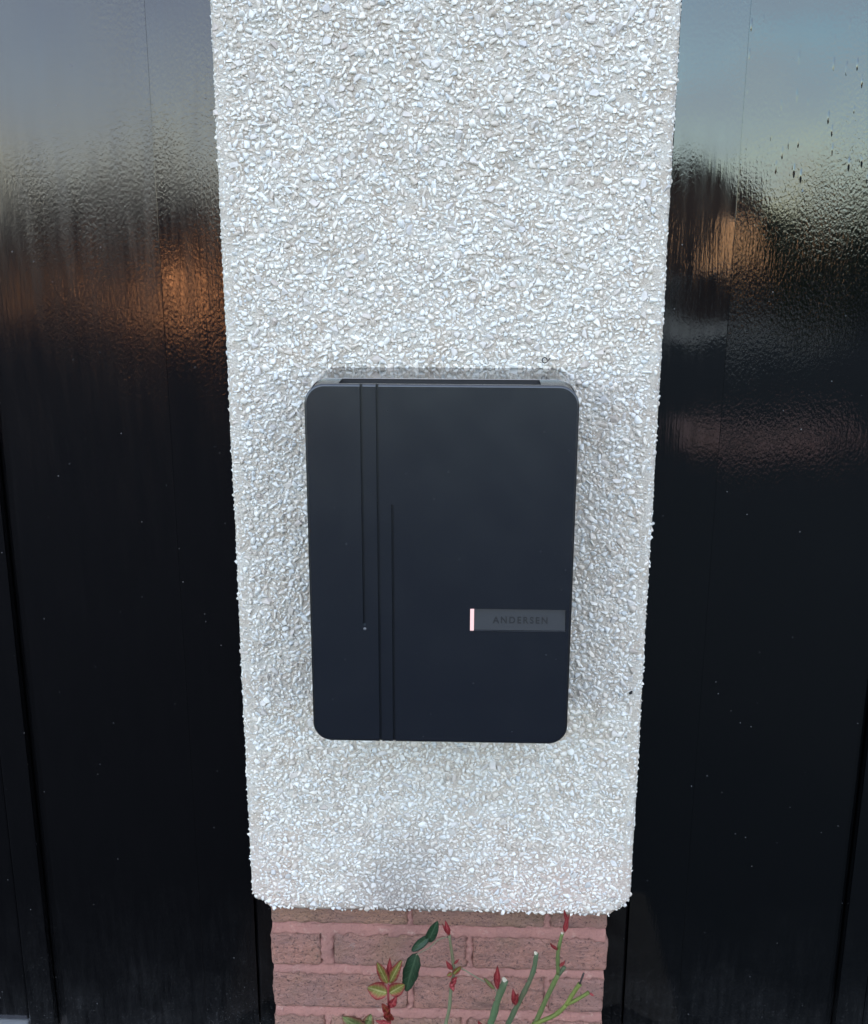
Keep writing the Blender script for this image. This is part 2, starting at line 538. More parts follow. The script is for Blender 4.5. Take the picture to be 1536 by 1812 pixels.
# ================================================================== pillar
pillar = tag(empty('garage_pillar', (0, 0, 0)), 'white pebbledash pillar on a red brick base between the black garage doors', 'pillar')
core = link('pier_core', noisy_box(-.284, .2445, .05, .14, -.02, 2.02, .05, .0005, 1), mtr, pillar)
courses = [
    (.321, .383, [(-.2935, -.0700), (-.0620, .1530), (.1605, .2535)]),
    (.2415, .300, [(-.2955, -.2130), (-.1925, .0270), (.0360, .2560)]),
    (.1600, .2245, [(-.2945, -.0705), (-.0610, .1555), (.1640, .2530)]),
    (.0800, .1420, [(-.2950, -.2100), (-.1990, .0190), (.0290, .2535)]),
    (-.010, .0620, [(-.2940, -.0720), (-.0620, .1530), (.1620, .2540)]),
]
pm = noisy_box(-.2915, .2515, .0300, .139, -.02, .385, .0030, .0010, 2, .006, 55)
for v in pm.vertices:                     # mortar stands flush in the joints and smears unevenly on to the bricks
    if v.co.y > .04: continue
    d = -1.0
    for z0, z1, row in courses:
        for x0, x1 in row:
            d = max(d, min(v.co.x - x0, x1 - v.co.x, v.co.z - z0, z1 - v.co.z))
    w = Vector((v.co.x * 70, 2.0, v.co.z * 70))
    d += .0038 * noise.noise(w) + .0034 * noise.noise(w * 2.7) + .0006
    top = min((z1 - v.co.z) for z0, z1, row in courses if z1 >= v.co.z) if v.co.z < courses[0][1] else 1
    d -= .0035 * max(0, 1 - abs(top) / .009) * max(0, noise.noise(w * .45) + .35)   # smeared over the upper arrises
    t = min(1, max(0, d / .0035))
    lo = [z1 for z0, z1, row in courses if z1 <= v.co.z + 1e-6]
    hi = [z0 for z0, z1, row in courses if z0 >= v.co.z - 1e-6]
    fr = 0
    if lo and hi and min(hi) - max(lo) < .03: fr = (v.co.z - max(lo)) / (min(hi) - max(lo))
    v.co.y = .0272 + .0012 * noise.noise(w * .6) + .0009 * noise.noise(w * 2) + .0115 * t + .0045 * fr ** 2
plinth = link('brick_plinth', pm, mtr, pillar)
plinth['label'] = 'red brick base with thick pink mortar joints'
k = 0
for z0, z1, row in courses:
    for x0, x1 in row:
        k += 1
        link('brick', noisy_box(x0, x1, .0275 + .002 * random.random(), .137, z0 - .001, z1 + .0015, .0052, .0021, 10 + k, .0045, 60), brk.m, plinth)

# --- the rendered coat: front and two returns, parametrised by perimeter s
XL, XR, YB, RC = -.3180, .2842, .086, .010
ZB, ZT = .366, 2.02
SIDE = YB - RC
ARC = RC * math.pi / 2
FRONT = (XR - XL) - 2 * RC
STOT = 2 * SIDE + 2 * ARC + FRONT
def lump(x, z, s):
    v = Vector((s * 9, z * 9, 1.3))
    e = min(1, max(.22, min(s - SIDE - ARC, STOT - SIDE - ARC - s) / .03))
    return (.0035 * noise.noise(v) + .0022 * noise.noise(v * 3.1) + .0012 * noise.noise(v * 8)) * e
def coat(s, z):
    if s < SIDE: p, n = (XL, YB - s), (-1, 0)
    elif s < SIDE + ARC:
        a = (s - SIDE) / RC
        p, n = (XL + RC - RC * math.cos(a), RC - RC * math.sin(a)), (-math.cos(a), -math.sin(a))
    elif s < SIDE + ARC + FRONT: p, n = (XL + RC + s - SIDE - ARC, 0), (0, -1)
    elif s < SIDE + 2 * ARC + FRONT:
        a = (s - SIDE - ARC - FRONT) / RC
        p, n = (XR - RC + RC * math.sin(a), RC - RC * math.cos(a)), (math.sin(a), -math.cos(a))
    else: p, n = (XR, RC + s - SIDE - 2 * ARC - FRONT), (1, 0)
    return p, n
def zbot(x):
    """ragged lower edge with the two broken corners"""
    z = ZB + .0022 * noise.noise(Vector((x * 40, 0, 5))) + .0015 * noise.noise(Vector((x * 120, 0, 9)))
    if x < -.286: z += .013 * min(1, (-.286 - x) / .012) + .006 * (x < -.311)
    if x > .2520: z += .009 * min(1, (x - .2520) / .006) + .008 * min(1, max(0, x - .264) / .006) + .007 * (x > .278)
    return z
def pinch(x, y, n):
    return (x, y)
NS = 150
NZ = 340
sv = [STOT * i / NS for i in range(NS + 1)]
bm = bmesh.new()
rows = []
for j in range(NZ + 1):
    t = j / NZ
    row = []
    for s in sv:
        (px, py), (nx_, ny_) = coat(s, 0)
        zb = zbot(px)
        z = zb + (ZT - zb) * t
        edge = max(0, 1 - (z - zb) / .010)
        h = lump(px, z, s) - .004 * edge ** 2
        row.append(bm.verts.new((px + nx_ * h, py + ny_ * h, z)))
    rows.append(row)
for j in range(NZ):
    for i in range(NS):
        bm.faces.new((rows[j][i], rows[j][i + 1], rows[j + 1][i + 1], rows[j + 1][i]))
# underside back to the brick
under = []
for i, s in enumerate(sv):
    v = rows[0][i].co
    under.append(bm.verts.new((max(-.282, min(.242, v.x * .9)), .055, v.z + .004)))
for i in range(NS):
    bm.faces.new((rows[0][i + 1], rows[0][i], under[i], under[i + 1]))
coat_o = link('render_coat', bm_mesh(bm, smooth=True), mort.m, pillar)
coat_o['label'] = 'white stone-chip render coat of the pillar'

# --- stone chips: variants of bevelled convex hulls
variants = []
vr = random.Random(5)
for q in range(30):
    bm = bmesh.new()
    npt = vr.choice((8, 9, 10, 12))
    for i in range(npt):
        while True:
            p = Vector((vr.uniform(-1, 1), vr.uniform(-1, 1), vr.uniform(-1, 1)))
            if .75 < p.length < 1.15: break
        bm.verts.new(p)
    res = bmesh.ops.convex_hull(bm, input=bm.verts[:])
    loose = [v for v in bm.verts if not v.link_faces]
    bmesh.ops.delete(bm, geom=loose, context='VERTS')
    bmesh.ops.bevel(bm, geom=bm.edges[:], offset=.16, segments=1, affect='EDGES', clamp_overlap=True)
    bmesh.ops.triangulate(bm, faces=bm.faces[:])
    bmesh.ops.recalc_face_normals(bm, faces=bm.faces[:])
    bm.verts.ensure_lookup_table(); bm.verts.index_update()
    V = np.array([v.co[:] for v in bm.verts]); F = np.array([[v.index for v in f.verts] for f in bm.faces])
    V -= V.mean(0); V /= np.abs(V).max(0)
    bm.free()
    variants.append((V, F))

# dart throwing, big chips first, in (s, z)
cell = .012
hashg = {}
chips = []
pr = random.Random(3)
def try_put(s, z, r, ov):
    ci, cj = int(s / cell), int(z / cell)
    for a in range(ci - 1, ci + 2):
        for b in range(cj - 1, cj + 2):
            for (s2, z2, r2) in hashg.get((a, b), ()):
                if (s - s2) ** 2 + (z - z2) ** 2 < ((r + r2) * ov) ** 2: return False
    hashg.setdefault((ci, cj), []).append((s, z, r))
    chips.append((s, z, r))
    return True
for r0, r1, tries, ov in ((.0045, .0062, 4600, .86), (.0032, .0045, 38000, .77), (.0023, .0032, 56000, .72), (.0014, .0023, 80000, .70)):
    for _ in range(tries):
        s = pr.uniform(0, STOT); z = pr.uniform(ZB - .002, ZT)
        # bald patches of mortar
        b = noise.noise(Vector((s * 22, z * 30, 4))) + .5 * noise.noise(Vector((s * 60, z * 60, 2)))
        lowk = max(0, (.60 - z) / .24)
        if b > .46 + .3 * pr.random() and r0 < .005: continue
        if lowk > 0 and pr.random() < .22 * lowk and b > -.05: continue
        try_put(s, z, pr.uniform(r0, r1), ov)

def chip_geo(s, z, r, sink):
    (px, py), (nx_, ny_) = coat(s, 0)
    h = lump(px, z, s)
    n = Vector((nx_, ny_, 0))
    base = Vector((px, py, z)) + n * (h + r * sink)
    t1 = Vector((-ny_, nx_, 0)); t2 = Vector((0, 0, 1))
    M = Matrix((t1, t2, n)).transposed()
    a = pr.gauss(0, 1.2) if pr.random() < .5 else pr.uniform(0, 6.28)
    tilt = Matrix.Rotation(pr.gauss(0, .30), 3, 'X') @ Matrix.Rotation(pr.gauss(0, .30), 3, 'Y')
    asp = pr.uniform(.72, 1.05)
    el = pr.uniform(1.0, 1.38)
    S = Matrix.Diagonal((r * el, r * asp, r * pr.uniform(.45, .78)))
    return base, M @ tilt @ Matrix.Rotation(a, 3, 'Z') @ S

tones = np.array([pr.random() for _ in chips])
vis = [i for i, (s, z, r) in enumerate(chips) if SIDE < s < STOT - SIDE and z < 1.70 and zbot(coat(s, 0)[0][0]) + .003 < z
       and not (-.17 < coat(s, 0)[0][0] < .135 and .70 < z < 1.20)]
vis.sort(key=lambda i: -chips[i][2])
single = set(vis[:300])
VV, FF, TT = [], [], []
off = 0
single_meshes = []
for q, (V, F) in enumerate(variants):
    single_meshes.append(None)
for i, (s, z, r) in enumerate(chips):
    px = coat(s, 0)[0][0]
    if z < zbot(px) + .55 * r: continue
    lowk = min(1, max(0, (.62 - z) / .22))
    base, M3 = chip_geo(s, z, r, pr.uniform(-.05, .22) - .10 * lowk - (.48 if (s < SIDE + ARC * 1.4 or s > STOT - SIDE - ARC * 1.4) else 0))
    q = pr.randrange(len(variants))
    V, F = variants[q]
    if i in single:
        me = bpy.data.meshes.new('pebble')
        W = V @ np.array(M3).T
        me.from_pydata(W.tolist(), [], F.tolist())
        at = me.attributes.new('tone', 'FLOAT', 'POINT')
        at.data.foreach_set('value', np.full(len(W), tones[i], np.float32))
        o = link('pebble', me, peb.m, coat_o)
        o.location = base
        continue
    W = V @ np.array(M3).T + np.array(base)
    VV.append(W); FF.append(F + off); TT.append(np.full(len(W), tones[i], np.float32))
    off += len(W)
VV = np.concatenate(VV); FF = np.concatenate(FF); TT = np.concatenate(TT)
me = bpy.data.meshes.new('pebble_dash')
me.vertices.add(len(VV)); me.vertices.foreach_set('co', VV.astype(np.float32).ravel())
me.loops.add(FF.size); me.loops.foreach_set('vertex_index', FF.astype(np.int32).ravel())
me.polygons.add(len(FF)); me.polygons.foreach_set('loop_start', np.arange(0, FF.size, 3, dtype=np.int32))
me.update(calc_edges=True)
me.attributes.new('tone', 'FLOAT', 'POINT').data.foreach_set('value', TT)
tag(link('pebble_dash', me, peb.m, coat_o), kind='stuff')
print('chips', len(chips), 'tris', len(FF))
# two odd dark bits stuck in the render
bm = bmesh.new()
bmesh.ops.create_icosphere(bm, subdivisions=2, radius=1)
for v in bm.verts: v.co = Vector((v.co.x * .0036, v.co.y * .003, v.co.z * .0022)) * (1 + .25 * noise.noise(v.co * 2))
o = link('dark_chip', bm_mesh(bm, smooth=True), Mat('black_chip', .3, (.01, .01, .012)).m, coat_o)
o.location = (.2651, -.007, .754); o.rotation_euler = (0, -.7, 0)
ring = [(.0035 * math.cos(a * .7), -.001 * a * .3, .0035 * math.sin(a * .7)) for a in range(9)] + [(.008, .001, .003)]
o = link('dry_tendril', tube_mesh(ring, (.0008, .0006), 5), gap, coat_o)
o.location = (.123, -.008, 1.2465)

# ================================================================== garage doors
def board(name, x0, x1, yf, par, mat, z0=.040, z1=2.02, bev=.0018, depth=.035):
    return link(name, box_mesh(x0, x1, yf, yf + depth, z0, z1, bev), mat, par)
dl = tag(empty('garage_door', (-.9, .09, 0)), 'black gloss-painted timber garage door left of the pillar, dull grey sky reflection', 'garage door', 'black timber garage doors')
dr = tag(empty('garage_door', (.9, .09, 0)), 'black gloss-painted timber garage door right of the pillar, sharp blue sky reflection', 'garage door', 'black timber garage doors')
def off_parent(o, root):
    o.matrix_parent_inverse = Matrix.Translation(-root.location)
    return o
def door(root, sx, xs, pj, pb):
    """xs: distances from the pillar outward, mirrored by sx"""
    def b(name, a, c_, yf, mat, **k):
        x0, x1 = sorted((sx * a, sx * c_))
        return off_parent(board(name, x0, x1, yf, root, mat, **k), root)
    bead_in, bead_out, j1, g0, g1, st, = xs
    b('corner_bead', bead_in, bead_out - .0012, .0935, pj, bev=.004)
    b('frame_post', bead_out, j1 - .00005, .0900, pj, bev=.0004)
    b('board', j1 + .00005, g0, .0901, pb, bev=.0004)
    b('groove_back', g0 + .0005, g1 - .0005, .1060, pb, depth=.018)
    b('stile', g1, st, .0890, pb, bev=.0025)
    x = st + .0025
    for w in (.245, .245, .245, .16):
        b('board', x, x + w, .0960, pb, bev=.004, z0=.062)
        x += w + .0008
    b('end_post', x, x + .09, .0900, pj, bev=.003)
    off_parent(link('backing', box_mesh(*sorted((sx * (bead_in + .003), sx * (x + .08))), .1295, .145, .062, 2.015), gap, root), root)
    x0, x1 = sorted((sx * (st + .003), sx * x))
    off_parent(link('weather_bar', box_mesh(x0, x1, .080, .128, .028, .0600, .004), galv, root), root)
    x0, x1 = sorted((sx * bead_in, sx * (x + .09)))
    off_parent(link('threshold', box_mesh(x0, x1, .060, .150, -.02, .0260, .004), conc, root), root)
door(dl, -1, (.2985, .3340, .4257, .6735, .6950, .7405), paint_left_jamb, paint_left)
door(dr, 1, (.2575, .2985, .3912, .6430, .6600, .7060), paint_right_jamb, paint_right)
tag(link('lintel_board', box_mesh(-1.75, 1.75, .004, .15, 2.024, 2.32, .004), paint_left_jamb), 'black painted timber board over both garage doors', 'lintel')

# ================================================================== wall charger
CX, CZ = -.0150, .9858
W_, H_, RAD = .348, .4945, .026
ch = tag(empty('wall_charger', (CX, 0, CZ - H_ / 2)), 'dark charcoal car charger with rounded corners mounted on the pebbledash', 'car charger')
HC = H_ / 2
def cpart(name, me, mat, par=ch, loc=(0, 0, 0)):
    o = link(name, me, mat, par)
    o.location = loc
    return o
def boolean(me, cutters):
    o = bpy.data.objects.new('tmp', me); C.objects.link(o)
    cs = []
    for cm in cutters:
        c_ = bpy.data.objects.new('tmpc', cm); C.objects.link(c_); cs.append(c_)
        md = o.modifiers.new('b', 'BOOLEAN'); md.operation = 'DIFFERENCE'; md.solver = 'EXACT'; md.object = c_
    dg = bpy.context.evaluated_depsgraph_get()
    out = bpy.data.meshes.new_from_object(o.evaluated_get(dg))
    for c_ in cs: bpy.data.objects.remove(c_)
    bpy.data.objects.remove(o)
    return out
YF = -.146
bm = rounded_slab(W_, H_, RAD, [(YF + .010, .0005), (YF + .0024, 0), (YF + .0014, .0003), (YF + .0006, .0010), (YF + .00015, .0019), (YF, .0028)], 14)
plate = None
for f in bm.faces:
    ys_ = [v.co.y for v in f.verts]
    f.material_index = 1 if (max(ys_) < YF + .0025 and max(ys_) - min(ys_) > 1e-5) else 0
plate = bm_mesh(bm)
plate.materials.append(anod); plate.materials.append(edge_m)
LX = lambda x: x - CX
LZ = lambda z: z - CZ
def groove(xc, z0, z1, w=.0036, d=.0045):
    return box_mesh(LX(xc) - w / 2, LX(xc) + w / 2, YF - .004, YF + d, LZ(z0), LZ(z1), 0)
cut = [groove(-.1164, .9085, 1.26), groove(-.0962, .70, 1.26), groove(-.0776, .70, 1.0765),
       box_mesh(LX(.0245), LX(.1515), YF - .004, YF + .0055, LZ(.9030), LZ(.9345), 0)]
plate = boolean(plate, cut)
o = cpart('front_plate', plate, anod, loc=(0, 0, HC))
# LED bar and name badge sit in the pocket; the badge leans back so it faces up
badge = bpy.data.meshes.new('badge')
x0, x1, z0, z1 = LX(.0302), LX(.1512), LZ(.9048), LZ(.9342)
fv = [(x0, YF + .0003, z0), (x1, YF + .0003, z0), (x1, YF + .0050, z1), (x0, YF + .0050, z1),
      (x0, YF + .0056, z0), (x1, YF + .0056, z0), (x1, YF + .0056, z1), (x0, YF + .0056, z1)]
badge.from_pydata(fv, [], [(0, 1, 2, 3), (4, 7, 6, 5), (0, 4, 5, 1), (1, 5, 6, 2), (2, 6, 7, 3), (3, 7, 4, 0)])
bo = cpart('name_badge', badge, anod_badge, loc=(0, 0, HC))
bo['label'] = 'lighter grey name badge with dark capital letters'
fc = bpy.data.curves.new('t', 'FONT')
fc.body = 'ANDERSEN'
fc.size = .0122; fc.space_character = 1.32; fc.extrude = .0005; fc.align_x = 'CENTER'; fc.align_y = 'CENTER'; fc.offset = .00022
to = bpy.data.objects.new('t', fc); C.objects.link(to)
dg = bpy.context.evaluated_depsgraph_get()
tm = bpy.data.meshes.new_from_object(to.evaluated_get(dg))
bpy.data.objects.remove(to)
xsx = [v.co.x for v in tm.vertices]; ysx = [v.co.y for v in tm.vertices]
sxx = .0728 / (max(xsx) - min(xsx)); syy = .0090 / (max(ysx) - min(ysx))
mx, my = (max(xsx) + min(xsx)) / 2, (max(ysx) + min(ysx)) / 2
ang = math.atan2(.0047, z1 - z0)
for v in tm.vertices:
    u, w = (v.co.x - mx) * sxx, (v.co.y - my) * syy
    zc = LZ(.9185) + w
    yy = YF + .0003 + .0047 * (zc - z0) / (z1 - z0)
    v.co = Vector((LX(.0912) + u, yy - .00005 - v.co.z, zc))
tm.materials.clear()
cpart('lettering', tm, letter_m, bo)
cpart('led_bar', box_mesh(LX(.0247), LX(.0298), YF - .0002, YF + .0052, LZ(.9036), LZ(.9343), .0006), led_m, loc=(0, 0, HC))['label'] = 'glowing pink-white status light bar'
cpart('badge_lip', box_mesh(LX(.0302), LX(.1515), YF - .0004, YF + .002, LZ(.9031), LZ(.9042), .0002), edge_m, loc=(0, 0, HC))
bm = bmesh.new(); bmesh.ops.create_uvsphere(bm, u_segments=14, v_segments=8, radius=.0022)
cpart('sensor_dot', bm_mesh(bm, smooth=True), sensor_m, loc=(LX(-.1160), YF + .0008, LZ(.9042) + HC))
# shadow gap, then the deep polished body
bm = rounded_slab(W_ - .010, H_ - .010, RAD - .004, [(YF + .0095, 0), (YF + .046, 0)], 12)
cpart('shadow_gap', bm_mesh(bm), gap, loc=(0, 0, HC))
bm = rounded_slab(W_ + .001, H_ + .002, RAD + .0005, [(YF + .044, .0006), (YF + .0447, 0), (.004, 0), (.006, .002)], 14)
cpart('body', bm_mesh(bm), gloss_body, loc=(0, 0, HC))
for sx, lab in ((-1, .0), (1, .0)):
    bm = rounded_slab(W_ - .002, H_ - .002, RAD - .001, [(YF + .0125, .0006), (YF + .0135, 0), (YF + .0436, 0)], 14)
    x_in = LX(-.1462) if sx < 0 else LX(.1111)
    bmesh.ops.bisect_plane(bm, geom=bm.verts[:] + bm.edges[:] + bm.faces[:], plane_co=(x_in, 0, 0), plane_no=(sx, 0, 0), clear_inner=True)
    bmesh.ops.holes_fill(bm, edges=[e for e in bm.edges if e.is_boundary])
    cpart('side_cheek', bm_mesh(bm), anod, loc=(0, 0, HC))
STEMS = {
    'shoot': ((0.003, 0.0014), [(-0.0879, -0.1, 0.1454), (-0.09, -0.1, 0.2188), (-0.0914, -0.1, 0.2549), (-0.0929, -0.1, 0.2856), (-0.0927, -0.1, 0.3089)]),
    'thin': ((0.0032, 0.0021), [(-0.0146, -0.06, 0.0784), (-0.0079, -0.06, 0.1869), (-0.0002, -0.06, 0.2347), (0.0022, -0.06, 0.2713), (0.0064, -0.06, 0.3024), (0.0036, -0.06, 0.3331), (-0.001, -0.06, 0.3684)]),
    'twig': ((0.0009, 0.0007), [(-0.0028, -0.058, 0.3639), (-0.0176, -0.058, 0.3585), (-0.0315, -0.058, 0.3439), (-0.042, -0.058, 0.3375), (-0.0525, -0.058, 0.3301)]),
    'twig2': ((0.0014, 0.0008), [(0.0064, -0.06, 0.3107), (0.0186, -0.06, 0.3089), (0.0443, -0.06, 0.2921), (0.0674, -0.06, 0.2772), (0.0756, -0.06, 0.2608)]),
    'cane1': ((0.0058, 0.0050), [(0.0463, -0.12, 0.1043), (0.0599, -0.12, 0.2403), (0.067, -0.12, 0.273), (0.0733, -0.12, 0.3033), (0.0837, -0.12, 0.3354)]),
    'cane2': ((0.0046, 0.0034), [(0.0572, -0.1, 0.0964), (0.0856, -0.1, 0.2239), (0.0954, -0.1, 0.255), (0.1076, -0.1, 0.286), (0.1197, -0.1, 0.3166), (0.1275, -0.1, 0.3428), (0.1302, -0.1, 0.3687)]),
    'cane3': ((0.0042, 0.0036), [(0.0866, -0.08, 0.0674), (0.1261, -0.08, 0.2079), (0.1375, -0.08, 0.2395), (0.152, -0.08, 0.2811), (0.1663, -0.08, 0.3182)]),
    'cane3b': ((0.003, 0.0026), [(0.1663, -0.08, 0.3182), (0.1644, -0.08, 0.3524), (0.167, -0.08, 0.3754), (0.17, -0.08, 0.3904)]),
    'stub': ((0.003, 0.003), [(0.1664, -0.08, 0.3162), (0.1754, -0.08, 0.3316)]),
    'side': ((0.0034, 0.0032), [(0.117, -0.085, 0.2098), (0.1322, -0.085, 0.2301), (0.163, -0.085, 0.2485), (0.1797, -0.085, 0.2675)]),
    'side_a': ((0.0031, 0.0034), [(0.1797, -0.085, 0.2675), (0.1894, -0.085, 0.2882), (0.199, -0.085, 0.3058)]),
    'side_a_tip': ((0.0018, 0.0014), [(0.199, -0.085, 0.3058), (0.2043, -0.085, 0.3251)]),
    'side_b': ((0.0029, 0.0028), [(0.1797, -0.085, 0.2675), (0.1966, -0.085, 0.2782), (0.2134, -0.085, 0.2909)]),
}
LEAVES = [   # stem, base, tip, width, kind
    ('shoot', (-0.0936, -0.1, 0.3099), (-0.1092, -0.104, 0.3507), 0.0144, 'young'),
    ('shoot', (-0.0919, -0.1, 0.3099), (-0.0725, -0.104, 0.3546), 0.0153, 'young'),
    ('shoot', (-0.0946, -0.1, 0.2936), (-0.1243, -0.104, 0.3062), 0.0237, 'young'),
    ('shoot', (-0.0911, -0.1, 0.2937), (-0.0676, -0.104, 0.3127), 0.0203, 'young'),
    ('shoot', (-0.0914, -0.095, 0.309), (-0.0899, -0.099, 0.3563), 0.0093, 'red'),
    ('shoot', (-0.091, -0.105, 0.2693), (-0.0794, -0.109, 0.2953), 0.011, 'red'),
    ('shoot', (-0.0911, -0.105, 0.2591), (-0.1018, -0.109, 0.2815), 0.011, 'bronze'),
    ('shoot', (-0.0903, -0.105, 0.2458), (-0.0985, -0.109, 0.2694), 0.0102, 'bronze'),
    ('shoot', (-0.09, -0.11, 0.2459), (-0.112, -0.114, 0.2548), 0.0076, 'red'),
    ('shoot', (-0.092, -0.105, 0.2478), (-0.0882, -0.109, 0.2646), 0.0127, 'bronze'),
    ('shoot', (-0.129, -0.11, 0.2345), (-0.1619, -0.114, 0.2595), 0.0254, 'green'),
    ('shoot', (-0.1266, -0.108, 0.235), (-0.119, -0.112, 0.2631), 0.0186, 'green'),
    ('twig', (-0.0341, -0.06, 0.3545), (-0.0193, -0.064, 0.395), 0.015, 'dark'),
    ('twig', (-0.0332, -0.06, 0.3646), (-0.0592, -0.064, 0.3406), 0.0135, 'dark'),
    ('twig', (-0.0515, -0.06, 0.3337), (-0.0691, -0.064, 0.2664), 0.024, 'dark'),
    ('thin', (-0.001, -0.062, 0.3689), (-0.0072, -0.066, 0.3987), 0.0076, 'red'),
    ('thin', (-0.001, -0.062, 0.3689), (-0.0123, -0.066, 0.3936), 0.0042, 'red'),
    ('thin', (0.0047, -0.063, 0.3068), (-0.0059, -0.067, 0.328), 0.0068, 'red'),
    ('thin', (0.0063, -0.063, 0.3191), (0.015, -0.067, 0.3316), 0.0034, 'red'),
    ('thin', (0.0056, -0.064, 0.3014), (0.0177, -0.068, 0.3192), 0.0085, 'young'),
    ('thin', (0.0038, -0.064, 0.3034), (-0.004, -0.068, 0.3012), 0.0076, 'young'),
    ('thin', (0.0031, -0.065, 0.2878), (0.0118, -0.069, 0.3004), 0.0068, 'red'),
    ('thin', (0.0013, -0.065, 0.2898), (0.0068, -0.069, 0.2735), 0.0076, 'red'),
    ('thin', (0.0014, -0.065, 0.2805), (0.011, -0.069, 0.2932), 0.0059, 'red'),
    ('cane1', (0.0717, -0.13, 0.3292), (0.0708, -0.134, 0.3745), 0.0085, 'red'),
    ('cane1', (0.0734, -0.13, 0.3273), (0.0661, -0.134, 0.3597), 0.0059, 'red'),
    ('cane1', (0.0675, -0.13, 0.3291), (0.0512, -0.134, 0.3515), 0.0068, 'green'),
    ('cane2', (0.0997, -0.107, 0.2813), (0.0962, -0.111, 0.3147), 0.0085, 'red'),
    ('cane2', (0.0997, -0.107, 0.2813), (0.104, -0.111, 0.3079), 0.0059, 'red'),
    ('cane3b', (0.1728, -0.085, 0.3941), (0.1755, -0.089, 0.4284), 0.0076, 'red'),
    ('cane3b', (0.1746, -0.085, 0.4158), (0.1701, -0.089, 0.4399), 0.0042, 'red'),
    ('cane3b', (0.1741, -0.085, 0.4059), (0.1788, -0.089, 0.4314), 0.0034, 'red'),
    ('cane3b', (0.1636, -0.085, 0.3651), (0.1509, -0.089, 0.3797), 0.0059, 'red'),
    ('cane3b', (0.1671, -0.085, 0.3352), (0.1749, -0.089, 0.3495), 0.0051, 'red'),
    ('side_b', (0.214, -0.087, 0.2915), (0.2214, -0.091, 0.2889), 0.0034, 'red'),
    ('cane1', (0.0495, -0.12, 0.2522), (0.0441, -0.124, 0.2676), 0.0051, 'red'),
]

# ================================================================== rose bush
bush = tag(empty('rose_bush', (.06, -.10, .05)), 'pruned rose bush with green canes and red shoots in front of the brick base', 'rose bush')
bl_ = bush.location.copy()
def leaf_mesh(base, tip, width, kind, seed):
    lr = random.Random(seed)
    b, t = Vector(base), Vector(tip)
    ax = (t - b); L = ax.length; ax.normalize()
    nrm = Vector((lr.uniform(-.35, .35), -1, lr.uniform(-.1, .5))).normalized()
    side = ax.cross(nrm).normalized(); nrm = side.cross(ax).normalized()
    if nrm.y > 0: nrm.negate()
    roundish = width / L
    nu, nv = 16, 8
    bm = bmesh.new()
    at = bm.verts.layers.float.new('edge'); al = bm.verts.layers.float.new('along')
    rows = []
    curl = lr.uniform(-.10, .22) * L
    for i in range(nu + 1):
        t_ = i / nu
        p_ = {'young': .62, 'green': .6, 'dark': .55}.get(kind, .95)
        prof = (math.sin(math.pi * min(1, t_ ** .85)) ** p_) * (1 - .12 * t_)
        prof = max(prof, .04) * (1 + .10 * noise.noise(Vector((t_ * 5, seed * 1.7, 2))))
        if kind == 'dark' and seed % 2 == 0: prof *= 1 + .12 * noise.noise(Vector((t_ * 7, seed, 0)))
        row = []
        for j in range(-nv // 2, nv // 2 + 1):
            e = j / (nv / 2)
            ser = 1 + (.05 if (i % 2 and abs(e) == 1) else 0)
            off = side * (e * width / 2 * prof * ser)
            up = nrm * (abs(e) * width * .11 * prof - curl * (t_ - .5) ** 2 * 1.5 + .0012 * noise.noise(Vector((t_ * 4, e * 2, seed))) + (.0016 * noise.noise(Vector((t_ * 6, e * 3, seed + 5))) if kind in ('red', 'bronze') else 0))
            v = bm.verts.new(b + ax * (L * t_) + off + up)
            v[at] = abs(e); v[al] = t_
            row.append(v)
        rows.append(row)
    for i in range(nu):
        for j in range(nv):
            bm.faces.new((rows[i][j], rows[i][j + 1], rows[i + 1][j + 1], rows[i + 1][j]))
    # give the blade thickness
    ret = bmesh.ops.solidify(bm, geom=bm.faces[:], thickness=.0004)
    me = bm_mesh(bm, smooth=True)
    return me
stem_objs = {}
SM = {'shoot': 'shoot', 'thin': 'thin', 'twig': 'twig', 'twig2': 'twig', 'cane1': 'cane1', 'cane2': 'cane2', 'cane3': 'cane3', 'cane3b': 'cane3',
      'stub': 'cane2', 'side': 'side', 'side_a': 'side', 'side_a_tip': 'dead', 'side_b': 'side'}
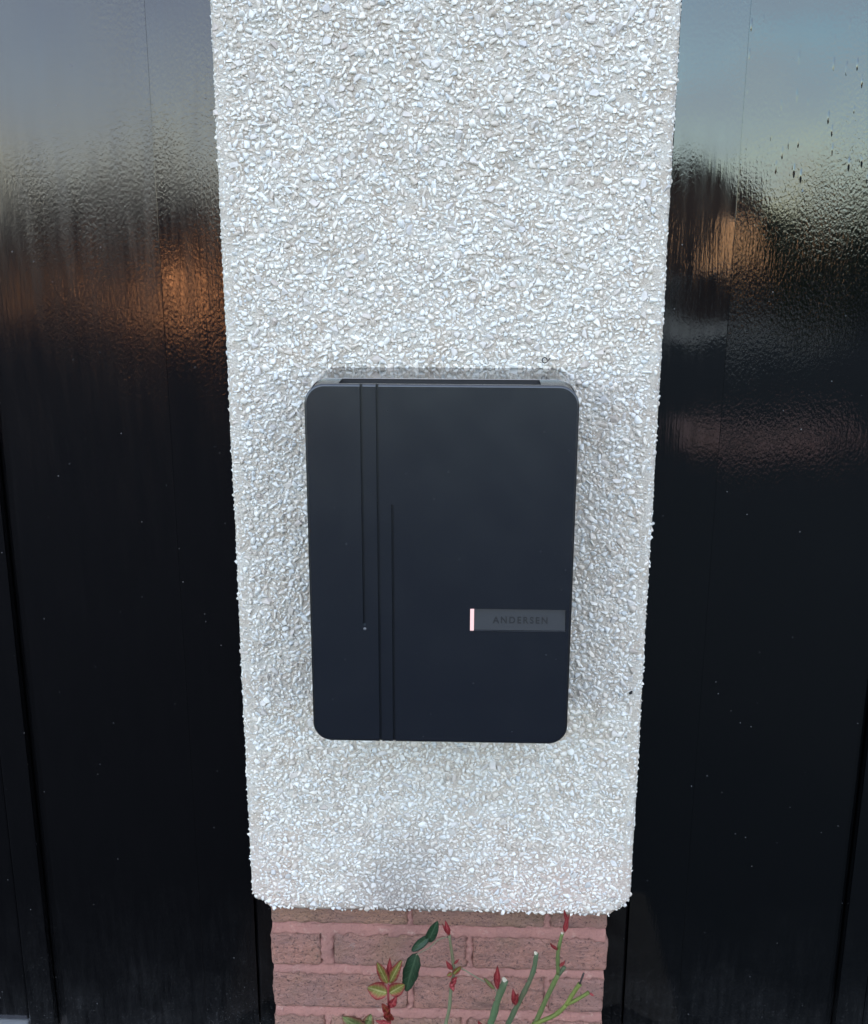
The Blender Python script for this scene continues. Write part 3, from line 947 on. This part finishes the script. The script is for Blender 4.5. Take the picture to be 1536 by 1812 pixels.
for n, (rad, pts) in STEMS.items():
    pts = [tuple(p) for p in pts]
    if n in ('shoot', 'thin', 'cane1', 'cane2', 'cane3'):
        x, y, z = pts[0]
        pts = [(.03 + x * .55, y - .0, .03)] + pts
    if n in ('side',):
        pts = [(.112, -.08, .175)] + pts
    nm = 'twig' if n.startswith('twig') else 'stem'
    o = link(nm, tube_mesh([Vector(p) - bl_ for p in pts], rad, 10, .06), STEMM[SM[n]], bush)
    stem_objs[n] = o
    if n.startswith('cane') or n in ('side', 'side_b'):
        for k in range(4):
            i = random.randrange(max(1, len(pts) - 4), len(pts)) if len(pts) > 3 else 1
            a, b = Vector(pts[i - 1]), Vector(pts[i]); t = random.random()
            p = a.lerp(b, t) - bl_
            d = (b - a).normalized(); sd_ = d.cross(Vector((0, 1, 0))).normalized() * random.choice((-1, 1))
            r = (rad[0] + rad[1]) / 2
            bm = bmesh.new()
            bmesh.ops.create_cone(bm, segments=6, radius1=r * .5, radius2=.0001, depth=.005)
            q = (sd_ - d * .35).normalized().to_track_quat('Z', 'Y')
            for v in bm.verts: v.co = q @ v.co + p + sd_ * (r * .8 + .002)
            link('thorn', bm_mesh(bm, smooth=True), thorn_m, o)
    if n in ('cane1', 'cane2', 'cane3b'):
        a, b = Vector(pts[-2]), Vector(pts[-1]); d = (b - a).normalized()
        bm = bmesh.new()
        bmesh.ops.create_cone(bm, cap_ends=True, segments=12, radius1=rad[1] * .95, radius2=rad[1] * .75, depth=.0012)
        q = (d + Vector((.75, -.55, 0))).normalized().to_track_quat('Z', 'Y')
        for v in bm.verts:
            w = q @ Vector((v.co.x * 1.0, v.co.y * (1.35 if n != 'cane3b' else 1.0), v.co.z))
            v.co = w + b - bl_ + d * .0002
        link('cut_end', bm_mesh(bm), cut_m, o)
for i, (n, b, t, w, kind) in enumerate(LEAVES):
    o = link('leaf', leaf_mesh(Vector(b) - bl_, Vector(t) - bl_, w * 1.1, kind, i), LEAFM[kind], stem_objs[n])
    if kind == 'dark': o['label'] = 'old dark green leaf'
    if n == 'shoot' and i == 10:
        pass

# ================================================================== across the way (seen mirrored in the doors)
def house(loc, w, d, wall_h, ridge_h, label, windows, gable_front=False, chim=None):
    h = tag(empty('bungalow', loc), label, 'house', 'houses facing the garage')
    wl_ = link('wall', box_mesh(-w / 2, w / 2, -d, 0, -.4, wall_h), hw, h)
    bm = bmesh.new()
    e = .35
    if gable_front:
        prof = [(-w / 2 - e, wall_h - .15), (0, ridge_h), (w / 2 + e, wall_h - .15)]
        A = [bm.verts.new((x, .35, z)) for x, z in prof] + [bm.verts.new((x, .35, z + .16)) for x, z in prof]
        B = [bm.verts.new((x, -d - .3, z)) for x, z in prof] + [bm.verts.new((x, -d - .3, z + .16)) for x, z in prof]
        for q in ((0, 1, 4, 3), (1, 2, 5, 4)):
            bm.faces.new([A[i] for i in q]); bm.faces.new([B[i] for i in reversed(q)])
        for a, b in ((0, 1), (1, 2), (2, 5), (5, 4), (4, 3), (3, 0)):
            bm.faces.new((A[a], B[a], B[b], A[b]))
        g = bmesh.new()
        v = [g.verts.new(p) for p in ((-w / 2, -.002, wall_h), (w / 2, -.002, wall_h), (0, -.002, ridge_h - .05), (-w / 2, -.2, wall_h), (w / 2, -.2, wall_h), (0, -.2, ridge_h - .05))]
        g.faces.new(v[:3]); g.faces.new(v[5:2:-1]); g.faces.new((v[0], v[2], v[5], v[3])); g.faces.new((v[1], v[4], v[5], v[2])); g.faces.new((v[0], v[3], v[4], v[1]))
        link('gable', bm_mesh(g), hw, wl_)
    else:
        prof = [(.4, wall_h - .12), (-d / 2, ridge_h), (-d - .4, wall_h - .12)]
        A = [bm.verts.new((-w / 2 - e, y, z)) for y, z in prof] + [bm.verts.new((-w / 2 - e, y, z + .16)) for y, z in prof]
        B = [bm.verts.new((w / 2 + e, y, z)) for y, z in prof] + [bm.verts.new((w / 2 + e, y, z + .16)) for y, z in prof]
        for q in ((0, 1, 4, 3), (1, 2, 5, 4)):
            bm.faces.new([A[i] for i in q]); bm.faces.new([B[i] for i in reversed(q)])
        for a, b in ((0, 1), (1, 2), (2, 5), (5, 4), (4, 3), (3, 0)):
            bm.faces.new((A[a], B[a], B[b], A[b]))
        for x in (-w / 2 + .001, w / 2 - .101):
            g = bmesh.new()
            v = [g.verts.new((x + dx, y, z)) for dx in (0, .1) for y, z in ((0, wall_h), (-d, wall_h), (-d / 2, ridge_h - .02))]
            g.faces.new(v[:3]); g.faces.new(v[5:2:-1])
            for a, b in ((0, 1), (1, 2), (2, 0)): g.faces.new((v[a], v[b], v[b + 3], v[a + 3]))
            link('gable', bm_mesh(g), hw, wl_)
    bmesh.ops.recalc_face_normals(bm, faces=bm.faces[:])
    rf = link('roof', bm_mesh(bm), tile, h)
    if chim is not None:
        link('chimney', box_mesh(chim - .35, chim + .35, -d / 2 - .35, -d / 2 + .35, wall_h, ridge_h + .7, .02), hw, rf)
    for (x, z, ww, hh, m) in windows:
        fr = bmesh.new()
        for a in ((x - ww / 2 - .07, x + ww / 2 + .07, .001, .06, z + hh / 2, z + hh / 2 + .07), (x - ww / 2 - .07, x + ww / 2 + .07, .001, .09, z - hh / 2 - .08, z - hh / 2),
                  (x - ww / 2 - .07, x - ww / 2, .001, .06, z - hh / 2, z + hh / 2), (x + ww / 2, x + ww / 2 + .07, .001, .06, z - hh / 2, z + hh / 2),
                  (x - .03, x + .03, .03, .055, z - hh / 2, z + hh / 2)):
            bm_box(fr, *a)
        f_ = link('window', bm_mesh(fr), frame_w, h)
        link('pane', box_mesh(x - ww / 2, x + ww / 2, .004, .02, z - hh / 2, z + hh / 2), m, f_)
    return h
GZ = -2.12
# x, z below are local (house faces +y towards the garage)
house((-11.2, -30, GZ), 9.6, 7, 2.75, 4.25, 'brick bungalow mirrored in the left garage door, two windows with a painted orange sunset glow',
      [(3.25, 1.15, .75, .8, glow_bright), (-1.25, 1.35, 1.7, 1.3, glow_dim), (1.2, 1.3, .9, 1.1, glass_d)])
house((6.1, -30, GZ), 3.8, 7, 3.6, 4.75, 'brick house mirrored in the right garage door with a tall window given a painted sunset glow',
      [(.95, 2.55, .6, 1.15, glow_mid), (-.8, 1.2, 1.0, 1.1, glass_d)], gable_front=True)
house((10.6, -36, GZ), 4.6, 6, 2.7, 3.3, 'low brick outbuilding mirrored at the right edge behind the tree', [(-1.6, 1.4, .9, 1.2, glow_dim), (.6, 1.4, 1.0, 1.1, glass_d)])

def tree(loc, height, spread, n, seed, label):
    tr = random.Random(seed)
    t = tag(empty('tree', loc), label, 'tree', 'trees across the way')
    tk = link('trunk', tube_mesh([(0, 0, -.2), (.05, 0, height * .3), (-.05, .05, height * .6), (.05, 0, height * .9)], (.14, .03), 8, .1), bark, t)
    for k in range(6):
        a = tr.uniform(0, 6.28); z0 = height * tr.uniform(.25, .6)
        e = Vector((math.cos(a) * spread * .7, math.sin(a) * spread * .7, z0 + height * .25))
        link('limb', tube_mesh([(0, 0, z0), e * .5 + Vector((0, 0, z0 * .5)), e], (.05, .012), 6, .1), bark, tk)
    V, F = [], []
    cl = [Vector((tr.gauss(0, spread * .42), tr.gauss(0, spread * .4), height * tr.uniform(.30, .98))) for _ in range(34)]
    for k in range(n):
        c_ = tr.choice(cl)
        p = c_ + Vector((tr.gauss(0, .17), tr.gauss(0, .17), tr.gauss(0, .15)))
        u = Vector((tr.gauss(0, 1), tr.gauss(0, 1), tr.gauss(0, 1))).normalized(); w = u.orthogonal().normalized()
        L = tr.uniform(.07, .14)
        i = len(V)
        V += [p - u * L, p + w * L * .5, p + u * L, p - w * L * .5]
        F.append((i, i + 1, i + 2, i + 3))
    me = bpy.data.meshes.new('crown'); me.from_pydata([v[:] for v in V], [], F)
    link('crown', me, leafg, t)
tree((9.2, -27.5, ground_z(-27.5)), 3.6, 1.3, 7000, 1, 'loose dark tree mirrored in the right garage door, nearest the pillar')
tree((11.6, -28.5, ground_z(-28.5)), 4.1, 1.7, 9000, 2, 'bushy dark tree mirrored at the far right of the right garage door')

gw = tag(empty('garden_wall', (7, -28, GZ)), 'low pale garden wall mirrored in the right garage door', 'wall')
link('wall', box_mesh(-3.2, 2.6, -.1, .1, -.2, .62, .01), rend_g, gw)
link('coping', box_mesh(-3.25, 2.65, -.14, .14, .622, .69, .015), conc, gw)

edg = tag(empty('brick_edging', (1.85, -5.35, 0)), 'row of terracotta edging bricks mirrored low in the right garage door', 'edging')
for r_ in range(3):
    for i in range(10):
        link('brick', noisy_box(-.52 + i * .11, -.42 + i * .11 - .002, -.30 + r_ * .21, -.10 + r_ * .21 - .004, -.04, .035, .05, .003, i + r_ * 11, .01, 20), brk.m, edg)
